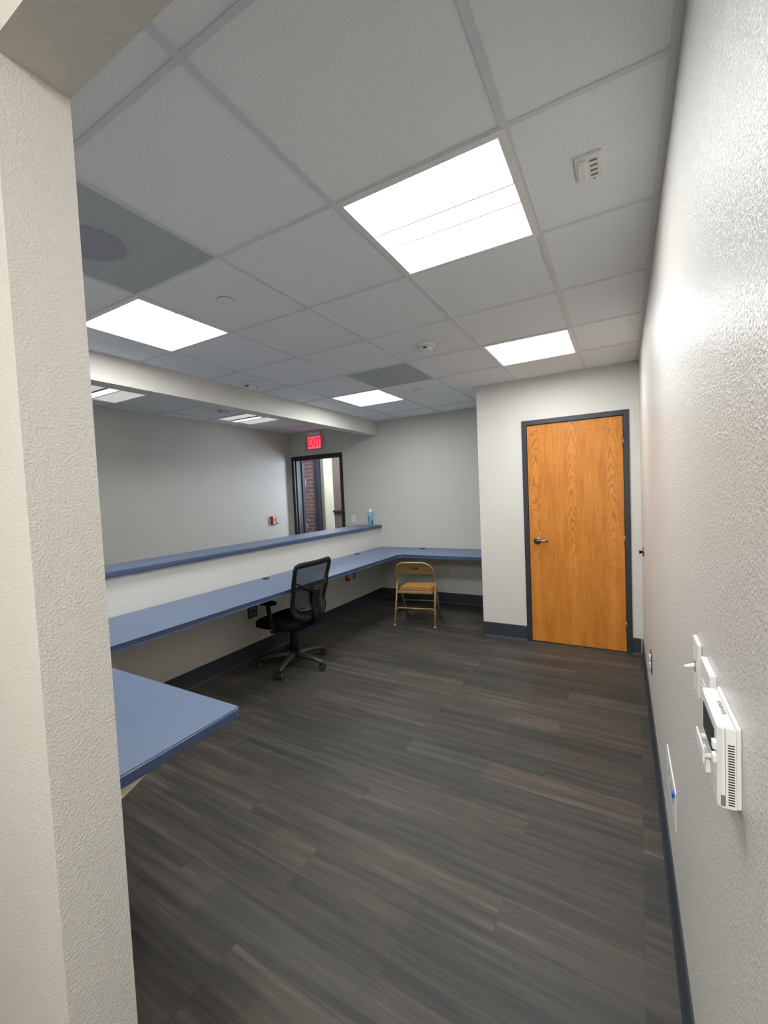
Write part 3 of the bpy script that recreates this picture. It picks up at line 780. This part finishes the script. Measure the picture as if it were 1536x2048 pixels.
MB().box((-D-.006, -.010, -.046), (-D+.0005, .040, -.026), .0015).build('slide_switch', M['white_paint'], a)
for k in range(2):
    MB().box((-D-.005, -.064, .022-k*.020), (-D+.0005, -.052, .034-k*.020), .0015).build('push_button', M['white_paint'], a)
m = MB()
for k in range(24):
    z = .034-k*.0038
    m.box((-.0150, -L-.0005, z), (-.0075, -L+.001, z+.0016))
m.build('side_vent', M['dark'], a)
m = MB()
for k in range(9):
    y = -.025+k*.005
    m.box((-.014, y, Z-.001), (-.009, y+.0022, Z+.0005))
m.build('top_vent', M['grey_plate'], a)
MB().box((-.0185, -L-.0004, -Z+.004), (-.0180, -L+.001, Z-.001)).build('seam', M['grey_plate'], a)
MB().box((-.0235, -L-.0004, -Z+.004), (-.0185, -L+.0005, -Z+.020), .0002).build('finger_notch', M['grey_plate'], a)

a = thing('jack_plate', 'wide white wall plate with a blue jack, low on the right wall', 'wall plate', (XR, 1.80, .432))
MB().box((-.004, -.155, -.068), (0, .155, .068), .0015).build('plate', M['white_paint'], a)
MB().box((-.012, -.140, .040), (-.004, -.124, .056), .001).build('blue_jack', M['blue'], a)
for k in range(3): MB().box((-.0052, -.09+k*.075, -.012), (-.0038, -.072+k*.075, .012)).build('jack_opening', M['grey_plate'], a)
a = thing('steel_outlet', 'steel outlet plate with two white sockets low on the right wall near the oak door', 'power outlet', (XR, 3.02, .435))
MB().box((-.005, -.058, -.060), (0, .058, .060), .0015).build('plate', plain('dark_steel', (.12, .11, .09, 1), .3, metal=.8), a)
for s in (-1, 1):
    MB().box((-.013, -.018, s*.024-.015), (-.004, .018, s*.024+.015), .002).build('socket', M['white_paint'], a)

# ---------------------------------------------------------------- lighting
def area(name, loc, rot, size, sy, power, col=(1, 1, 1)):
    l = bpy.data.lights.new(name, 'AREA'); l.shape = 'RECTANGLE'; l.size = size; l.size_y = sy; l.energy = power; l.color = col
    o = bpy.data.objects.new(name, l); COL.objects.link(o); o.location = loc; o.rotation_euler = rot
    return o
# unseen lamp added for the daylight that reaches the far left wall
d_ = Vector((-4.85, 4.9, 1.2))-Vector((-3.55, 6.7, 1.75))
o = area('daylight', (-3.55, 6.7, 1.75), d_.to_track_quat('-Z', 'Y').to_euler(), .5, 1.1, 32, (.78, .88, 1))
o = area('daylight_fill', (-4.9, 6.2, 2.55), (0, 0, 0), 1.2, 1.0, 32, (.95, .97, 1))  # added overhead fill, also unseen, brightening the vestibule
# unseen fill lamp added behind the camera to brighten the jamb and near wall
o = area('hall_fill', (-.25, -1.05, H-.02), (radians(20), 0, 0), .7, .7, 66, (1, .965, .92))
# glow of the exit sign comes from its own emission
w = bpy.data.worlds.new('world'); bpy.context.scene.world = w; w.use_nodes = True
bg = w.node_tree.nodes['Background']; bg.inputs[0].default_value = (.75, .85, 1, 1); bg.inputs[1].default_value = .4

# ---------------------------------------------------------------- camera
rt = Vector((0.871338, 0.488741, -0.043616)); up = Vector((0.016363, 0.059897, 0.998070)); fw_ = Vector((-0.490410, 0.870371, -0.044193))
cam = bpy.data.cameras.new('camera'); cam.sensor_fit = 'VERTICAL'; cam.sensor_height = 36; cam.lens = 848.58/2048*36
cam.clip_start = .02
co = bpy.data.objects.new('camera', cam); COL.objects.link(co)
co.matrix_world = Matrix(((rt.x, up.x, -fw_.x, 0), (rt.y, up.y, -fw_.y, 0), (rt.z, up.z, -fw_.z, 1.5386), (0, 0, 0, 1)))
sc = bpy.context.scene; sc.camera = co
sc.view_settings.view_transform = 'Standard'
sc.view_settings.look = 'None'; sc.view_settings.exposure = .30; sc.view_settings.gamma = 1.03
